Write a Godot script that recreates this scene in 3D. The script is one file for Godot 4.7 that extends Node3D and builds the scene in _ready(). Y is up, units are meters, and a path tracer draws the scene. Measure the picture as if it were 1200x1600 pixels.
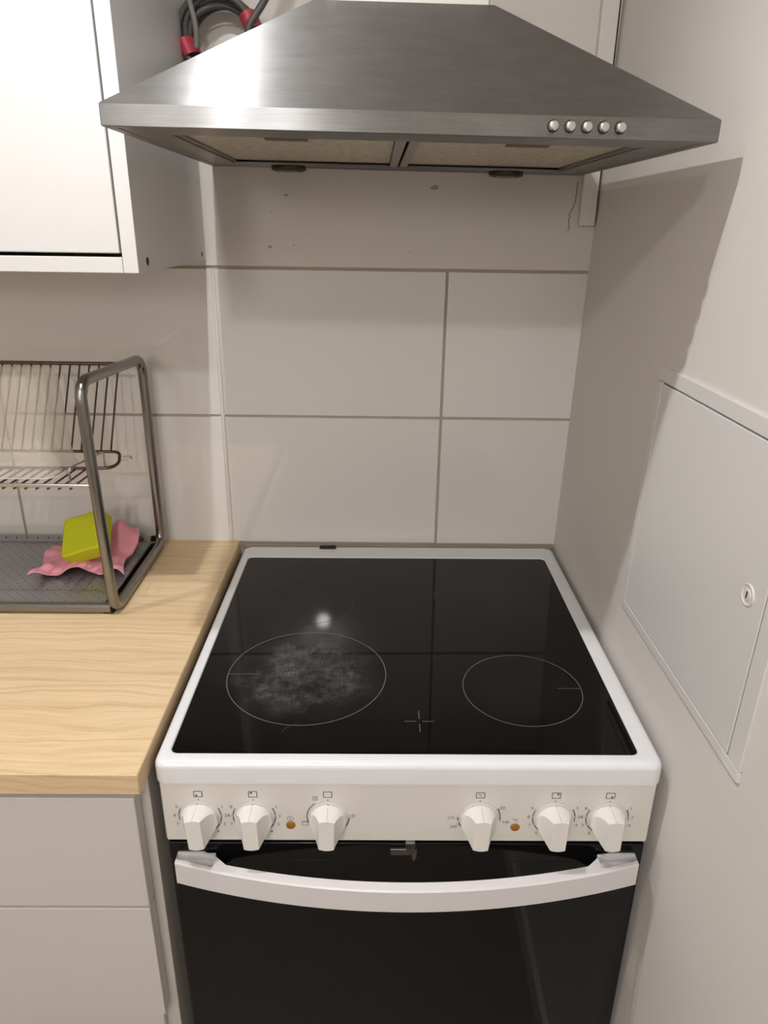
extends Node3D
# Units are metres. x to the right, y up (0 = level of the hob), z out of the tiled wall (0 = face of the tiles).

const FLOOR_Y := -0.9
const CEIL_Y := 1.62
const RIGHT_X := 0.3095        # right wall at hob height
const LEAN := 0.0135           # it leans out slightly with height

var M := {}
var taken := {}

# ------------------------------------------------------------------ mesh helpers
func mb() -> SurfaceTool:
	var st := SurfaceTool.new()
	st.begin(Mesh.PRIMITIVE_TRIANGLES)
	return st

func vtx(st: SurfaceTool, p: Vector3, n: Vector3, uv: Vector2):
	st.set_normal(n)
	st.set_uv(uv)
	st.add_vertex(p)

func tri(st: SurfaceTool, a: Vector3, b: Vector3, c: Vector3, na: Vector3, nb: Vector3, nc: Vector3, ua := Vector2.ZERO, ub := Vector2.ZERO, uc := Vector2.ZERO):
	var g := (b - a).cross(c - a)
	if g.length_squared() < 1e-18:
		return
	if g.dot(na + nb + nc) > 0.0:
		vtx(st, a, na, ua); vtx(st, c, nc, uc); vtx(st, b, nb, ub)
	else:
		vtx(st, a, na, ua); vtx(st, b, nb, ub); vtx(st, c, nc, uc)

func pu(p: Vector3, n: Vector3) -> Vector2:     # flat uv in metres from the way a face points
	var a := n.abs()
	if a.x >= a.y and a.x >= a.z:
		return Vector2(p.z, -p.y)
	if a.y >= a.z:
		return Vector2(p.x, p.z)
	return Vector2(p.x, -p.y)

func flat(st: SurfaceTool, pts: Array, n: Vector3):     # convex polygon, flat
	for i in range(1, pts.size() - 1):
		tri(st, pts[0], pts[i], pts[i + 1], n, n, n, pu(pts[0], n), pu(pts[i], n), pu(pts[i + 1], n))

func face(st: SurfaceTool, pts: Array, away: Vector3):   # flat polygon whose normal points away from a point
	var n: Vector3 = (pts[1] - pts[0]).cross(pts[2] - pts[0]).normalized()
	var mid := Vector3.ZERO
	for p in pts:
		mid += p / float(pts.size())
	if n.dot(mid - away) < 0.0:
		n = -n
	flat(st, pts, n)

func bp(h: Vector3, r: float, k: int, s: Vector3) -> Vector3:
	var o := Vector3.ZERO
	for m in 3:
		o[m] = s[m] * (h[m] - (0.0 if m == k else r))
	return o

func box(st: SurfaceTool, c: Vector3, size: Vector3, r := 0.0015):   # box with rounded edges
	var h := size * 0.5
	r = minf(r, minf(h.x, minf(h.y, h.z)) * 0.98)
	var ax := [Vector3.RIGHT, Vector3.UP, Vector3.BACK]
	for k in 3:
		var i := (k + 1) % 3
		var j := (k + 2) % 3
		for sg in [-1.0, 1.0]:
			var q := []
			for e in [[-1.0, -1.0], [1.0, -1.0], [1.0, 1.0], [-1.0, 1.0]]:
				var s := Vector3.ZERO
				s[k] = sg; s[i] = e[0]; s[j] = e[1]
				q.append(c + bp(h, r, k, s))
			flat(st, q, ax[k] * sg)
		# edges along axis k, between faces i and j
		for si in [-1.0, 1.0]:
			for sj in [-1.0, 1.0]:
				var a := Vector3.ZERO
				a[k] = -1.0; a[i] = si; a[j] = sj
				var b := a
				b[k] = 1.0
				var n1: Vector3 = ax[i] * si
				var n2: Vector3 = ax[j] * sj
				var p1 := c + bp(h, r, i, a)
				var p2 := c + bp(h, r, i, b)
				var p3 := c + bp(h, r, j, b)
				var p4 := c + bp(h, r, j, a)
				tri(st, p1, p2, p3, n1, n1, n2, pu(p1, n1), pu(p2, n1), pu(p3, n1))
				tri(st, p1, p3, p4, n1, n2, n2, pu(p1, n1), pu(p3, n1), pu(p4, n1))
	for sx in [-1.0, 1.0]:
		for sy in [-1.0, 1.0]:
			for sz in [-1.0, 1.0]:
				var s := Vector3(sx, sy, sz)
				tri(st, c + bp(h, r, 0, s), c + bp(h, r, 1, s), c + bp(h, r, 2, s), Vector3(sx, 0, 0), Vector3(0, sy, 0), Vector3(0, 0, sz))

func box2(st: SurfaceTool, a: Vector3, b: Vector3, r := 0.0015):
	box(st, (a + b) * 0.5, (b - a).abs(), r)

func loft(st: SurfaceTool, loops: Array, sgn := 1.0, closed := true, us := 1.0, vs := 1.0):   # smooth skin through loops of points
	var nl := loops.size()
	var n: int = loops[0].size()
	var nor := []
	for k in nl:
		var row := []
		for i in n:
			var i0 := (i - 1 + n) % n if closed else maxi(i - 1, 0)
			var i1 := (i + 1) % n if closed else mini(i + 1, n - 1)
			var k0 := maxi(k - 1, 0)
			var k1 := mini(k + 1, nl - 1)
			var du: Vector3 = loops[k][i1] - loops[k][i0]
			var dv: Vector3 = loops[k1][i] - loops[k0][i]
			if du.length() < 1e-7:
				var kk := k1 if k1 != k else k0
				du = loops[kk][i1] - loops[kk][i0]
			row.append((du.cross(dv) * sgn).normalized())
		nor.append(row)
	var run := 0.0
	for k in nl - 1:
		var step: float = (loops[k + 1][0] - loops[k][0]).length()
		var along := 0.0
		for i in (n if closed else n - 1):
			var j := (i + 1) % n
			var a: Vector3 = loops[k][i]; var b: Vector3 = loops[k][j]
			var c: Vector3 = loops[k + 1][j]; var d: Vector3 = loops[k + 1][i]
			var w := (b - a).length()
			var ua := Vector2(along * us, run * vs); var ub := Vector2((along + w) * us, run * vs)
			var uc := Vector2((along + w) * us, (run + step) * vs); var ud := Vector2(along * us, (run + step) * vs)
			tri(st, a, b, c, nor[k][i], nor[k][j], nor[k + 1][j], ua, ub, uc)
			tri(st, a, c, d, nor[k][i], nor[k + 1][j], nor[k + 1][i], ua, uc, ud)
			along += w
		run += step

func circle(c: Vector3, u: Vector3, v: Vector3, r: float, n := 24) -> Array:
	var o := []
	for i in n:
		var a := TAU * i / n
		o.append(c + u * (cos(a) * r) + v * (sin(a) * r))
	return o

func lathe(st: SurfaceTool, c: Vector3, axis: Vector3, prof: Array, n := 28):   # prof: [radius, height]; a repeated entry makes an edge
	var u := axis.cross(Vector3(0.3, 0.8, 0.52)).normalized()
	var v := axis.cross(u).normalized()
	var seg := []
	for k in prof.size():
		if k > 0 and prof[k] == prof[k - 1]:
			if seg.size() > 1:
				loft(st, seg, 1.0)
			seg = []
		seg.append(circle(c + axis * prof[k][1], u, v, maxf(prof[k][0], 0.00002), n))
	if seg.size() > 1:
		loft(st, seg, 1.0)

func tube(st: SurfaceTool, pts: Array, r: float, n := 8, closed := false, caps := true):
	var m := pts.size()
	var loops := []
	var t0: Vector3 = (pts[1] - pts[0]).normalized()
	var u := t0.cross(Vector3.UP if absf(t0.y) < 0.9 else Vector3.RIGHT).normalized()
	for k in m:
		var a: Vector3 = pts[(k - 1 + m) % m] if closed else pts[maxi(k - 1, 0)]
		var b: Vector3 = pts[(k + 1) % m] if closed else pts[mini(k + 1, m - 1)]
		var t := (b - a).normalized()
		u = (u - t * u.dot(t)).normalized()
		loops.append(circle(pts[k], u, t.cross(u), r, n))
	if closed:
		# find the turn of the first loop that meets the last one best
		var best := 0
		var bd := 1e9
		for s in n:
			var d: float = (loops[0][s] - loops[m - 1][0]).length()
			if d < bd:
				bd = d; best = s
		var last := []
		for i in n:
			last.append(loops[0][(i + best) % n])
		loops.append(last)
	loft(st, loops, -1.0)
	if caps and not closed:
		face(st, loops[0], pts[1])
		face(st, loops[m - 1], pts[m - 2])

func bend(pts: Array, r: float, seg := 5, closed := false) -> Array:   # rounds the corners of a path
	var o := []
	var m := pts.size()
	for k in m:
		if not closed and (k == 0 or k == m - 1):
			o.append(pts[k])
			continue
		var p: Vector3 = pts[k]
		var a: Vector3 = pts[(k - 1 + m) % m]
		var b: Vector3 = pts[(k + 1) % m]
		var rr := minf(r, minf((a - p).length(), (b - p).length()) * 0.45)
		var pa := p + (a - p).normalized() * rr
		var pb := p + (b - p).normalized() * rr
		for s in seg + 1:
			var t := float(s) / seg
			o.append(pa.lerp(p, t).lerp(p.lerp(pb, t), t))
	return o

func rrect(hw: float, hd: float, r: float, y: float, seg := 6) -> Array:   # rounded rectangle in the xz plane
	var o := []
	for q in 4:
		var cx: float = (hw - r) * [1, -1, -1, 1][q]
		var cz: float = (hd - r) * [1, 1, -1, -1][q]
		for s in seg + 1:
			var a := PI * 0.5 * (q + float(s) / seg)
			o.append(Vector3(cx + cos(a) * r, y, cz + sin(a) * r))
	return o

func shift(loop: Array, by: Vector3) -> Array:
	var o := []
	for p in loop:
		o.append(p + by)
	return o

func prism(st: SurfaceTool, poly: Array, d: Vector3):   # poly: convex outline, d: extrusion
	var mid := Vector3.ZERO
	for p in poly:
		mid += p / float(poly.size())
	mid += d * 0.5
	face(st, poly, mid)
	face(st, shift(poly, d), mid)
	for i in poly.size():
		var a: Vector3 = poly[i]
		var b: Vector3 = poly[(i + 1) % poly.size()]
		face(st, [a, b, b + d, a + d], mid)

# flat print on a surface: o origin, u right, v up (both unit), all strips lie in that plane
func stroke(st: SurfaceTool, pts: Array, w: float, n: Vector3):
	for k in pts.size() - 1:
		var a: Vector3 = pts[k]; var b: Vector3 = pts[k + 1]
		var s := n.cross(b - a).normalized() * w * 0.5
		flat(st, [a - s, b - s, b + s, a + s], n)

func arc(c: Vector3, u: Vector3, v: Vector3, r: float, a0: float, a1: float, n := 24) -> Array:   # degrees, clockwise from v
	var o := []
	for k in n + 1:
		var a := deg_to_rad(lerpf(a0, a1, float(k) / n))
		o.append(c + u * (sin(a) * r) + v * (cos(a) * r))
	return o

func text(st: SurfaceTool, what: String, at: Transform3D, cap: float):
	var tm := TextMesh.new()
	var f := SystemFont.new()
	f.font_names = PackedStringArray(["Droid Sans"])
	tm.font = f
	tm.text = what
	tm.font_size = 32
	tm.pixel_size = cap / (32.0 * 0.72)
	tm.depth = 0.0
	tm.curve_step = 2.0
	var arr := tm.get_mesh_arrays()
	var pv: PackedVector3Array = arr[Mesh.ARRAY_VERTEX]
	var idx = arr[Mesh.ARRAY_INDEX]
	var n := at.basis.z.normalized()
	if idx == null or idx.size() == 0:
		idx = range(pv.size())
	for k in range(0, idx.size(), 3):
		tri(st, at * pv[idx[k]], at * pv[idx[k + 1]], at * pv[idx[k + 2]], n, n, n)

# ------------------------------------------------------------------ scene helpers
func put(st: SurfaceTool, called: String, m: Material, parent: Node3D, label := "") -> MeshInstance3D:
	var o := MeshInstance3D.new()
	o.name = called
	o.mesh = st.commit()
	o.material_override = m
	o.cast_shadow = GeometryInstance3D.SHADOW_CASTING_SETTING_ON
	parent.add_child(o, true)
	if label:
		o.set_meta("label", label)
	return o

func put_mesh(mesh: Mesh, called: String, m: Material, parent: Node3D, at := Vector3.ZERO) -> MeshInstance3D:
	var o := MeshInstance3D.new()
	o.name = called
	o.mesh = mesh
	o.material_override = m
	o.position = at
	parent.add_child(o, true)
	return o

func numbered(called: String) -> String:
	if not taken.has(called):
		taken[called] = 0
		return called
	taken[called] += 1
	return "%s_%03d" % [called, taken[called]]

func thing(called: String, label: String, category: String, at := Vector3.ZERO, group := "") -> Node3D:
	var o := Node3D.new()
	o.name = numbered(called)
	o.position = at
	add_child(o)
	o.set_meta("label", label)
	o.set_meta("category", category)
	if group:
		o.set_meta("group", group)
	return o

func structure(called: String, label: String, category: String, at := Vector3.ZERO) -> Node3D:
	var o := thing(called, label, category, at)
	o.set_meta("kind", "structure")
	return o

func mat(c: Color, rough := 0.5, metal := 0.0, spec := 0.5) -> StandardMaterial3D:
	var m := StandardMaterial3D.new()
	m.albedo_color = c
	m.roughness = rough
	m.metallic = metal
	m.metallic_specular = spec
	return m

func noise(seed_: int, freq: float, oct := 4) -> FastNoiseLite:
	var n := FastNoiseLite.new()
	n.seed = seed_
	n.noise_type = FastNoiseLite.TYPE_SIMPLEX_SMOOTH
	n.frequency = freq
	n.fractal_octaves = oct
	return n

func tex(img: Image) -> ImageTexture:
	return ImageTexture.create_from_image(img)

func bumps(seed_: int, freq: float, size: int, strength: float) -> ImageTexture:
	var img := noise(seed_, freq, 4).get_seamless_image(size, size)
	img.convert(Image.FORMAT_RGBA8)
	img.bump_map_to_normal_map(strength)
	return tex(img)

# ------------------------------------------------------------------ textures
func wood_texture() -> ImageTexture:   # 1.0 m x 0.7 m of pale oak laminate, grain along x
	var w := 1024
	var h := 1024
	var img := Image.create(w, h, false, Image.FORMAT_RGB8)
	var n1 := noise(11, 1.0, 3)
	var n2 := noise(12, 1.0, 2)
	var n3 := noise(13, 1.0, 3)
	var pale := Color(0.915, 0.815, 0.655)
	var deep := Color(0.74, 0.615, 0.455)
	for y in h:
		for x in w:
			var u := float(x) / w
			var v := float(y) / h * 0.7
			var warp := n2.get_noise_2d(u * 1.5, v * 6.0) * 0.022 + n2.get_noise_2d(u * 7.0 + 9.0, v * 14.0) * 0.006
			var vv := v + warp
			var rings := sin((vv * 95.0 + n1.get_noise_2d(u * 1.3, vv * 9.0) * 2.4) * TAU * 0.5)
			var band := pow(0.5 + 0.5 * rings, 3.0) * (0.35 + 0.65 * clampf(0.5 + n1.get_noise_2d(u * 2.0 + 40.0, vv * 20.0) * 1.3, 0.0, 1.0))
			var fine := n3.get_noise_2d(u * 5.0, vv * 300.0)
			var pore := maxf(0.0, n3.get_noise_2d(u * 16.0 + 70.0, vv * 900.0) - 0.28)
			var broad := n1.get_noise_2d(u * 1.4 + 5.0, vv * 5.0 + 3.0)
			var t := clampf(0.20 + band * 0.34 + fine * 0.24 + pore * 0.9 + broad * 0.20, 0.0, 1.0)
			img.set_pixel(x, y, pale.lerp(deep, t))
	return tex(img)

func brushed_texture(seed_: int, lo: float, hi: float, size := 512) -> ImageTexture:   # streaks along u
	var img := Image.create(size, size, false, Image.FORMAT_RGB8)
	var n1 := noise(seed_, 1.0, 3)
	var n2 := noise(seed_ + 1, 1.0, 4)
	for y in size:
		for x in size:
			var s := n1.get_noise_2d(x * 0.008, y * 0.55) * 0.6 + n2.get_noise_2d(x * 0.012, y * 0.02) * 0.5
			var v := clampf(lerpf(lo, hi, 0.5 + s), 0.0, 1.0)
			img.set_pixel(x, y, Color(v, v, v))
	return tex(img)

func tray_texture() -> ImageTexture:   # one cell of a perforated sheet, two punched holes
	var img := Image.create(96, 96, false, Image.FORMAT_RGB8)
	for y in 96:
		for x in 96:
			var d := minf(Vector2(x - 24, y - 24).length(), Vector2(x - 72, y - 72).length())
			img.set_pixel(x, y, Color(0.05, 0.05, 0.05) if d < 6.0 else Color(0.62, 0.62, 0.63))
	return tex(img)

func hob_texture() -> ImageTexture:   # black glass; burnt-on film and scratches on the cooking zones
	var w := 1024
	var img := Image.create(w, w, false, Image.FORMAT_RGB8)
	var n1 := noise(31, 1.0, 5)
	var n2 := noise(32, 1.0, 4)
	var zones := [[0.262, 0.700, 0.196, 1.0], [0.791, 0.754, 0.135, 0.10], [0.772, 0.265, 0.155, 0.20], [0.234, 0.300, 0.125, 0.10]]   # centre u, v, radius, how worn
	for y in w:
		for x in w:
			var u := (x + 0.5) / w
			var v := (y + 0.5) / w
			var k := 0.0
			for z in zones:
				var d: float = Vector2(u - z[0], v - z[1]).length() / z[2]
				if d < 1.25:
					var edge: float = d + n2.get_noise_2d(u * 9.0 + z[0] * 50.0, v * 9.0) * 0.22
					var patch := clampf((1.0 - edge) * 2.2, 0.0, 1.0)
					var speck := clampf(0.52 + n1.get_noise_2d(u * 26.0, v * 26.0) * 0.32 + n2.get_noise_2d(u * 5.0 + 3.0, v * 5.0) * 0.45 + n1.get_noise_2d(u * 170.0, v * 170.0) * 0.30, 0.0, 1.0)
					var weave := 0.85 + 0.3 * n1.get_noise_2d(u * 300.0, v * 14.0) + 0.3 * n1.get_noise_2d(u * 14.0, v * 300.0)
					k = maxf(k, z[3] * patch * speck * weave)
			var g := 0.035 + 0.40 * k
			img.set_pixel(x, y, Color(g, g * 0.985, g * 0.975))
	return tex(img)

func door_texture() -> ImageTexture:   # dark printed glass with fine upright lines
	var img := Image.create(512, 256, false, Image.FORMAT_RGB8)
	var n1 := noise(41, 1.0, 3)
	for y in 256:
		for x in 512:
			var line := 0.5 + 0.5 * sin(x * TAU / 8.0)
			var a := clampf(0.5 + n1.get_noise_2d(x * 0.01, y * 0.01) * 1.4, 0.0, 1.0)
			var g := 0.052 + 0.03 * line * a
			img.set_pixel(x, y, Color(g, g * 0.99, g * 0.97))
	return tex(img)

func filter_texture() -> ImageTexture:   # greasy expanded aluminium mesh
	var img := Image.create(512, 512, false, Image.FORMAT_RGB8)
	var n1 := noise(51, 1.0, 4)
	for y in 512:
		for x in 512:
			var cell := sin(x * 0.7 + y * 0.35) * sin(x * 0.7 - y * 0.35)
			var g := n1.get_noise_2d(x * 0.03, y * 0.03)
			var k := clampf(0.60 + cell * 0.10 + g * 0.30, 0.0, 1.0)
			img.set_pixel(x, y, Color(0.90, 0.885, 0.84) * k + Color(0.50, 0.475, 0.41) * (1.0 - k))
	return tex(img)

func materials():
	var wall_bump := bumps(3, 0.022, 512, 3.0)
	var m := mat(Color(0.85, 0.828, 0.805), 0.72)
	m.normal_enabled = true
	m.normal_texture = wall_bump
	m.normal_scale = 0.22
	m.uv1_triplanar = true
	m.uv1_world_triplanar = true
	m.uv1_scale = Vector3.ONE * 13.0
	M.wall = m
	var p := m.duplicate() as StandardMaterial3D
	p.albedo_color = Color(0.845, 0.82, 0.79)
	p.normal_scale = 0.15
	M.plaster = p
	M.ceiling = mat(Color(0.92, 0.91, 0.90), 0.9)
	M.floor = mat(Color(0.50, 0.45, 0.40), 0.45)
	M.grout = mat(Color(0.68, 0.63, 0.57), 0.9)
	M.sealant = mat(Color(0.62, 0.57, 0.50), 0.7)
	M.tiles = []
	for k in 3:
		M.tiles.append(mat(Color(0.855, 0.84, 0.82).lightened(0.012 * k), 0.035))
	M.enamel = mat(Color(0.90, 0.90, 0.905), 0.16)
	M.panel = mat(Color(0.865, 0.85, 0.82), 0.38)
	M.knob = mat(Color(0.90, 0.885, 0.86), 0.35)
	M.handle = mat(Color(0.865, 0.85, 0.85), 0.35)
	M.ink = mat(Color(0.12, 0.115, 0.11), 0.6)
	M.grey_ink = mat(Color(0.50, 0.49, 0.47), 0.6)
	M.groove = mat(Color(0.72, 0.70, 0.68), 0.5)
	M.amber = mat(Color(0.64, 0.41, 0.12), 0.25)
	M.hob = mat(Color.WHITE, 0.03, 0.0, 0.34)
	M.hob.albedo_texture = hob_texture()
	M.door_glass = mat(Color.WHITE, 0.05, 0.0, 0.38)
	M.door_glass.albedo_texture = door_texture()
	M.door_glass.uv1_scale = Vector3(7.0, 3.0, 1.0)
	M.black = mat(Color(0.05, 0.05, 0.05), 0.08, 0.0, 0.4)
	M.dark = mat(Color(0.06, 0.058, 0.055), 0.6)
	M.mark = mat(Color(0.46, 0.45, 0.44), 0.35)
	M.faint_mark = mat(Color(0.20, 0.195, 0.19), 0.35)
	M.cabinet = mat(Color(0.84, 0.83, 0.82), 0.33)
	M.drawer = mat(Color(0.825, 0.805, 0.78), 0.36)
	M.carcass = mat(Color(0.78, 0.76, 0.73), 0.4)
	M.wood = mat(Color.WHITE, 0.42)
	M.wood.albedo_texture = wood_texture()
	M.wood.uv1_scale = Vector3(1.0, 1.0 / 0.7, 1.0)
	var s := mat(Color(0.58, 0.575, 0.57), 0.37, 1.0)
	s.albedo_texture = brushed_texture(61, 0.90, 1.0)
	s.roughness_texture = brushed_texture(63, 0.92, 1.0)
	s.roughness_texture_channel = BaseMaterial3D.TEXTURE_CHANNEL_RED
	s.uv1_scale = Vector3(2.4, 2.4, 1.0)
	s.anisotropy_enabled = true
	s.anisotropy = -1.0
	M.hood = s
	M.steel = mat(Color(0.56, 0.55, 0.53), 0.28, 1.0)
	M.wire = mat(Color(0.40, 0.37, 0.33), 0.34, 1.0)
	M.chrome = mat(Color(0.80, 0.79, 0.77), 0.18, 1.0)
	M.tray = mat(Color.WHITE, 0.36, 0.8)
	M.tray.albedo_texture = tray_texture()
	M.tray.uv1_scale = Vector3(50.0, 50.0, 1.0)
	M.filter = mat(Color(1.0, 0.98, 0.94), 0.5, 0.0)
	M.filter.albedo_texture = filter_texture()
	M.filter.uv1_scale = Vector3(4.0, 4.0, 1.0)
	M.lamp_ring = mat(Color(0.30, 0.26, 0.22), 0.35, 0.8)
	M.bulb_glass = mat(Color(0.30, 0.29, 0.27), 0.25)
	M.plastic_white = mat(Color(0.85, 0.83, 0.80), 0.4)
	M.cable = mat(Color(0.31, 0.30, 0.29), 0.5)
	M.cable_light = mat(Color(0.45, 0.435, 0.42), 0.5)
	M.red = mat(Color(0.71, 0.24, 0.30), 0.5)
	var sp := mat(Color(0.78, 0.80, 0.10), 0.9)
	sp.normal_enabled = true
	sp.normal_texture = bumps(71, 0.09, 256, 5.0)
	sp.normal_scale = 0.7
	sp.uv1_triplanar = true
	sp.uv1_scale = Vector3.ONE * 18.0
	M.sponge = sp
	var cl := mat(Color(0.93, 0.62, 0.68), 0.9)
	cl.normal_enabled = true
	cl.normal_texture = bumps(72, 0.12, 256, 4.0)
	cl.normal_scale = 0.5
	cl.uv1_triplanar = true
	cl.uv1_scale = Vector3.ONE * 25.0
	cl.rim_enabled = true
	cl.rim = 0.3
	M.cloth = cl
	var tub := mat(Color(0.90, 0.87, 0.81, 0.34), 0.35)
	tub.transparency = BaseMaterial3D.TRANSPARENCY_ALPHA
	tub.backlight_enabled = true
	tub.backlight = Color(0.3, 0.29, 0.27)
	M.tub = tub
	M.stain = mat(Color(0.50, 0.44, 0.36), 0.9)
	M.chip = mat(Color(0.66, 0.60, 0.54), 0.9)
	M.rust = mat(Color(0.36, 0.20, 0.12), 0.9)
	M.crack = mat(Color(0.55, 0.49, 0.42), 0.9)
	var g := mat(Color(1, 0.95, 0.88), 0.4)
	g.emission_enabled = true
	g.emission = Color(1.0, 0.93, 0.84)
	g.emission_energy_multiplier = 20.0
	M.glow = g
	var sg := g.duplicate() as StandardMaterial3D
	sg.emission_energy_multiplier = 3.0
	M.soft_glow = sg

# ------------------------------------------------------------------ room
func room():
	var t := 0.12
	# floor, ceiling and the walls round the kitchen
	var f := structure("floor", "brown kitchen floor in front of the cooker", "floor", Vector3(0, FLOOR_Y, 0))
	var st := mb()
	box2(st, Vector3(-2.5, -t, -0.1), Vector3(0.42, 0, 3.5), 0.0)
	put(st, "floor_slab", M.floor, f)
	var c := structure("ceiling", "white kitchen ceiling above the cooker", "ceiling", Vector3(0, CEIL_Y, 0))
	st = mb()
	box2(st, Vector3(-2.5, 0, -0.1), Vector3(0.42, t, 3.5), 0.0)
	put(st, "ceiling_slab", M.ceiling, c)
	var l := structure("wall_left", "off-white wall at the far end of the worktop", "wall", Vector3(-2.4, FLOOR_Y, 0))
	st = mb()
	box2(st, Vector3(-t, 0, 0), Vector3(0, CEIL_Y - FLOOR_Y, 3.4), 0.0)
	put(st, "wall_body", M.wall, l)
	var r := structure("wall_rear", "off-white wall across the room from the cooker", "wall", Vector3(0, FLOOR_Y, 3.4))
	st = mb()
	box2(st, Vector3(-2.5, 0, 0), Vector3(0.42, CEIL_Y - FLOOR_Y, t), 0.0)
	put(st, "wall_body", M.wall, r)
	# right wall, leaning very slightly outwards
	var w := structure("wall_right", "off-white roller-painted wall right of the cooker", "wall", Vector3(RIGHT_X, 0, 0))
	w.rotation.z = -LEAN
	st = mb()
	box2(st, Vector3(0, FLOOR_Y - 0.02, -0.1), Vector3(0.08, CEIL_Y + 0.02, 3.5), 0.0)
	put(st, "wall_body", M.wall, w)
	var b := structure("baseboard_right", "white skirting board along the foot of the right wall", "baseboard", Vector3(RIGHT_X + FLOOR_Y * LEAN, FLOOR_Y, 0))
	st = mb()
	box2(st, Vector3(-0.014, 0, 0.66), Vector3(0, 0.07, 3.38), 0.003)
	put(st, "board", M.cabinet, b)
	back_wall()

func back_wall():
	var w := structure("wall_back", "off-white tiled wall behind the cooker and the worktop", "wall")
	var st := mb()
	box2(st, Vector3(-2.5, FLOOR_Y - 0.02, -0.12), Vector3(0.42, CEIL_Y + 0.02, -0.003), 0.0)
	put(st, "grouted_base", M.grout, w)
	# painted plaster above the tiles
	st = mb()
	box2(st, Vector3(-2.45, 0.5135, -0.006), Vector3(0.40, CEIL_Y, 0.0005), 0.001)
	put(st, "plaster", M.plaster, w, "painted plaster above the tiles")
	# tiles, 40 x 25 cm with 4 mm joints
	var joints_x := [-1.525, -1.125, -0.725, -0.325, 0.0752, 0.4752]
	var rows := [[-0.255, -0.004], [0.0, 0.2505], [0.2545, 0.509]]
	var n := 0
	for row in rows:
		for k in joints_x.size() - 1:
			st = mb()
			var a: float = joints_x[k] + 0.002
			var b: float = minf(joints_x[k + 1] - 0.002, 0.40)
			box2(st, Vector3(a, row[0], -0.005), Vector3(b, row[1], 0.0 + [0.0, 0.0003, -0.0002][n % 3]), 0.0012)
			put(st, "tile", M.tiles[n % 3], w)
			n += 1
	# chips, spots and a ragged filler edge on the plaster
	st = mb()
	var rng := RandomNumberGenerator.new()
	rng.seed = 5
	for s in [[0.048, 0.640, 0.007], [-0.196, 0.625, 0.004], [-0.222, 0.600, 0.002], [-0.226, 0.545, 0.004], [-0.186, 0.548, 0.002], [0.010, 0.541, 0.0017], [0.246, 0.551, 0.0012]]:
		var pts := []
		for k in 9:
			var a := TAU * k / 9
			pts.append(Vector3(s[0] + cos(a) * s[2] * rng.randf_range(0.6, 1.25), s[1] + sin(a) * s[2] * 0.55 * rng.randf_range(0.5, 1.3), 0.0009))
		flat(st, pts, Vector3.BACK)
	put(st, "chip_mark", M.chip, w, "small chips and spots in the paint")
	st = mb()
	var pts := []
	for k in 22:
		var y := lerpf(0.652, 0.577, k / 21.0)
		pts.append(Vector3(0.2815 - 0.0075 * smoothstep(0.63, 0.60, y) + rng.randf_range(-0.0022, 0.0022), y, 0.0009))
	stroke(st, pts, 0.0016, Vector3.BACK)
	put(st, "filler_crack", M.crack, w, "ragged crack in the filler beside the trunking")
	# silicone bead behind the cooker and in the corner
	st = mb()
	box2(st, Vector3(-0.305, -0.012, 0.0), Vector3(0.308, -0.002, 0.006), 0.002)
	put(st, "sealant_bead", M.sealant, w)
	st = mb()
	tube(st, [Vector3(-0.3255, 0.004, -0.0010), Vector3(-0.3255, 0.3, -0.0014), Vector3(-0.3255, 0.509, -0.0020)], 0.0042, 10)
	put(st, "silicone_joint", M.plastic_white, w, "thick white silicone joint between the tiles")

	# plastic trunking in the corner
	var tr := structure("trim_1", "white plastic cable trunking down the corner under the hood", "trim", Vector3(0.304, 0.585, 0.0005))
	st = mb()
	box2(st, Vector3(-0.016, 0, 0), Vector3(0.0100, CEIL_Y - 0.585, 0.014), 0.0012)
	put(st, "duct", M.plastic_white, tr)
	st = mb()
	box2(st, Vector3(0.0102, 0.0, 0), Vector3(0.0150, CEIL_Y - 0.585, 0.002), 0.0)  # thin dark strip, paints the shade inside the gap by the wall
	put(st, "gap_shade_strip", M.dark, tr, "dark strip for the shade in the gap beside the trunking")

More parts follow.
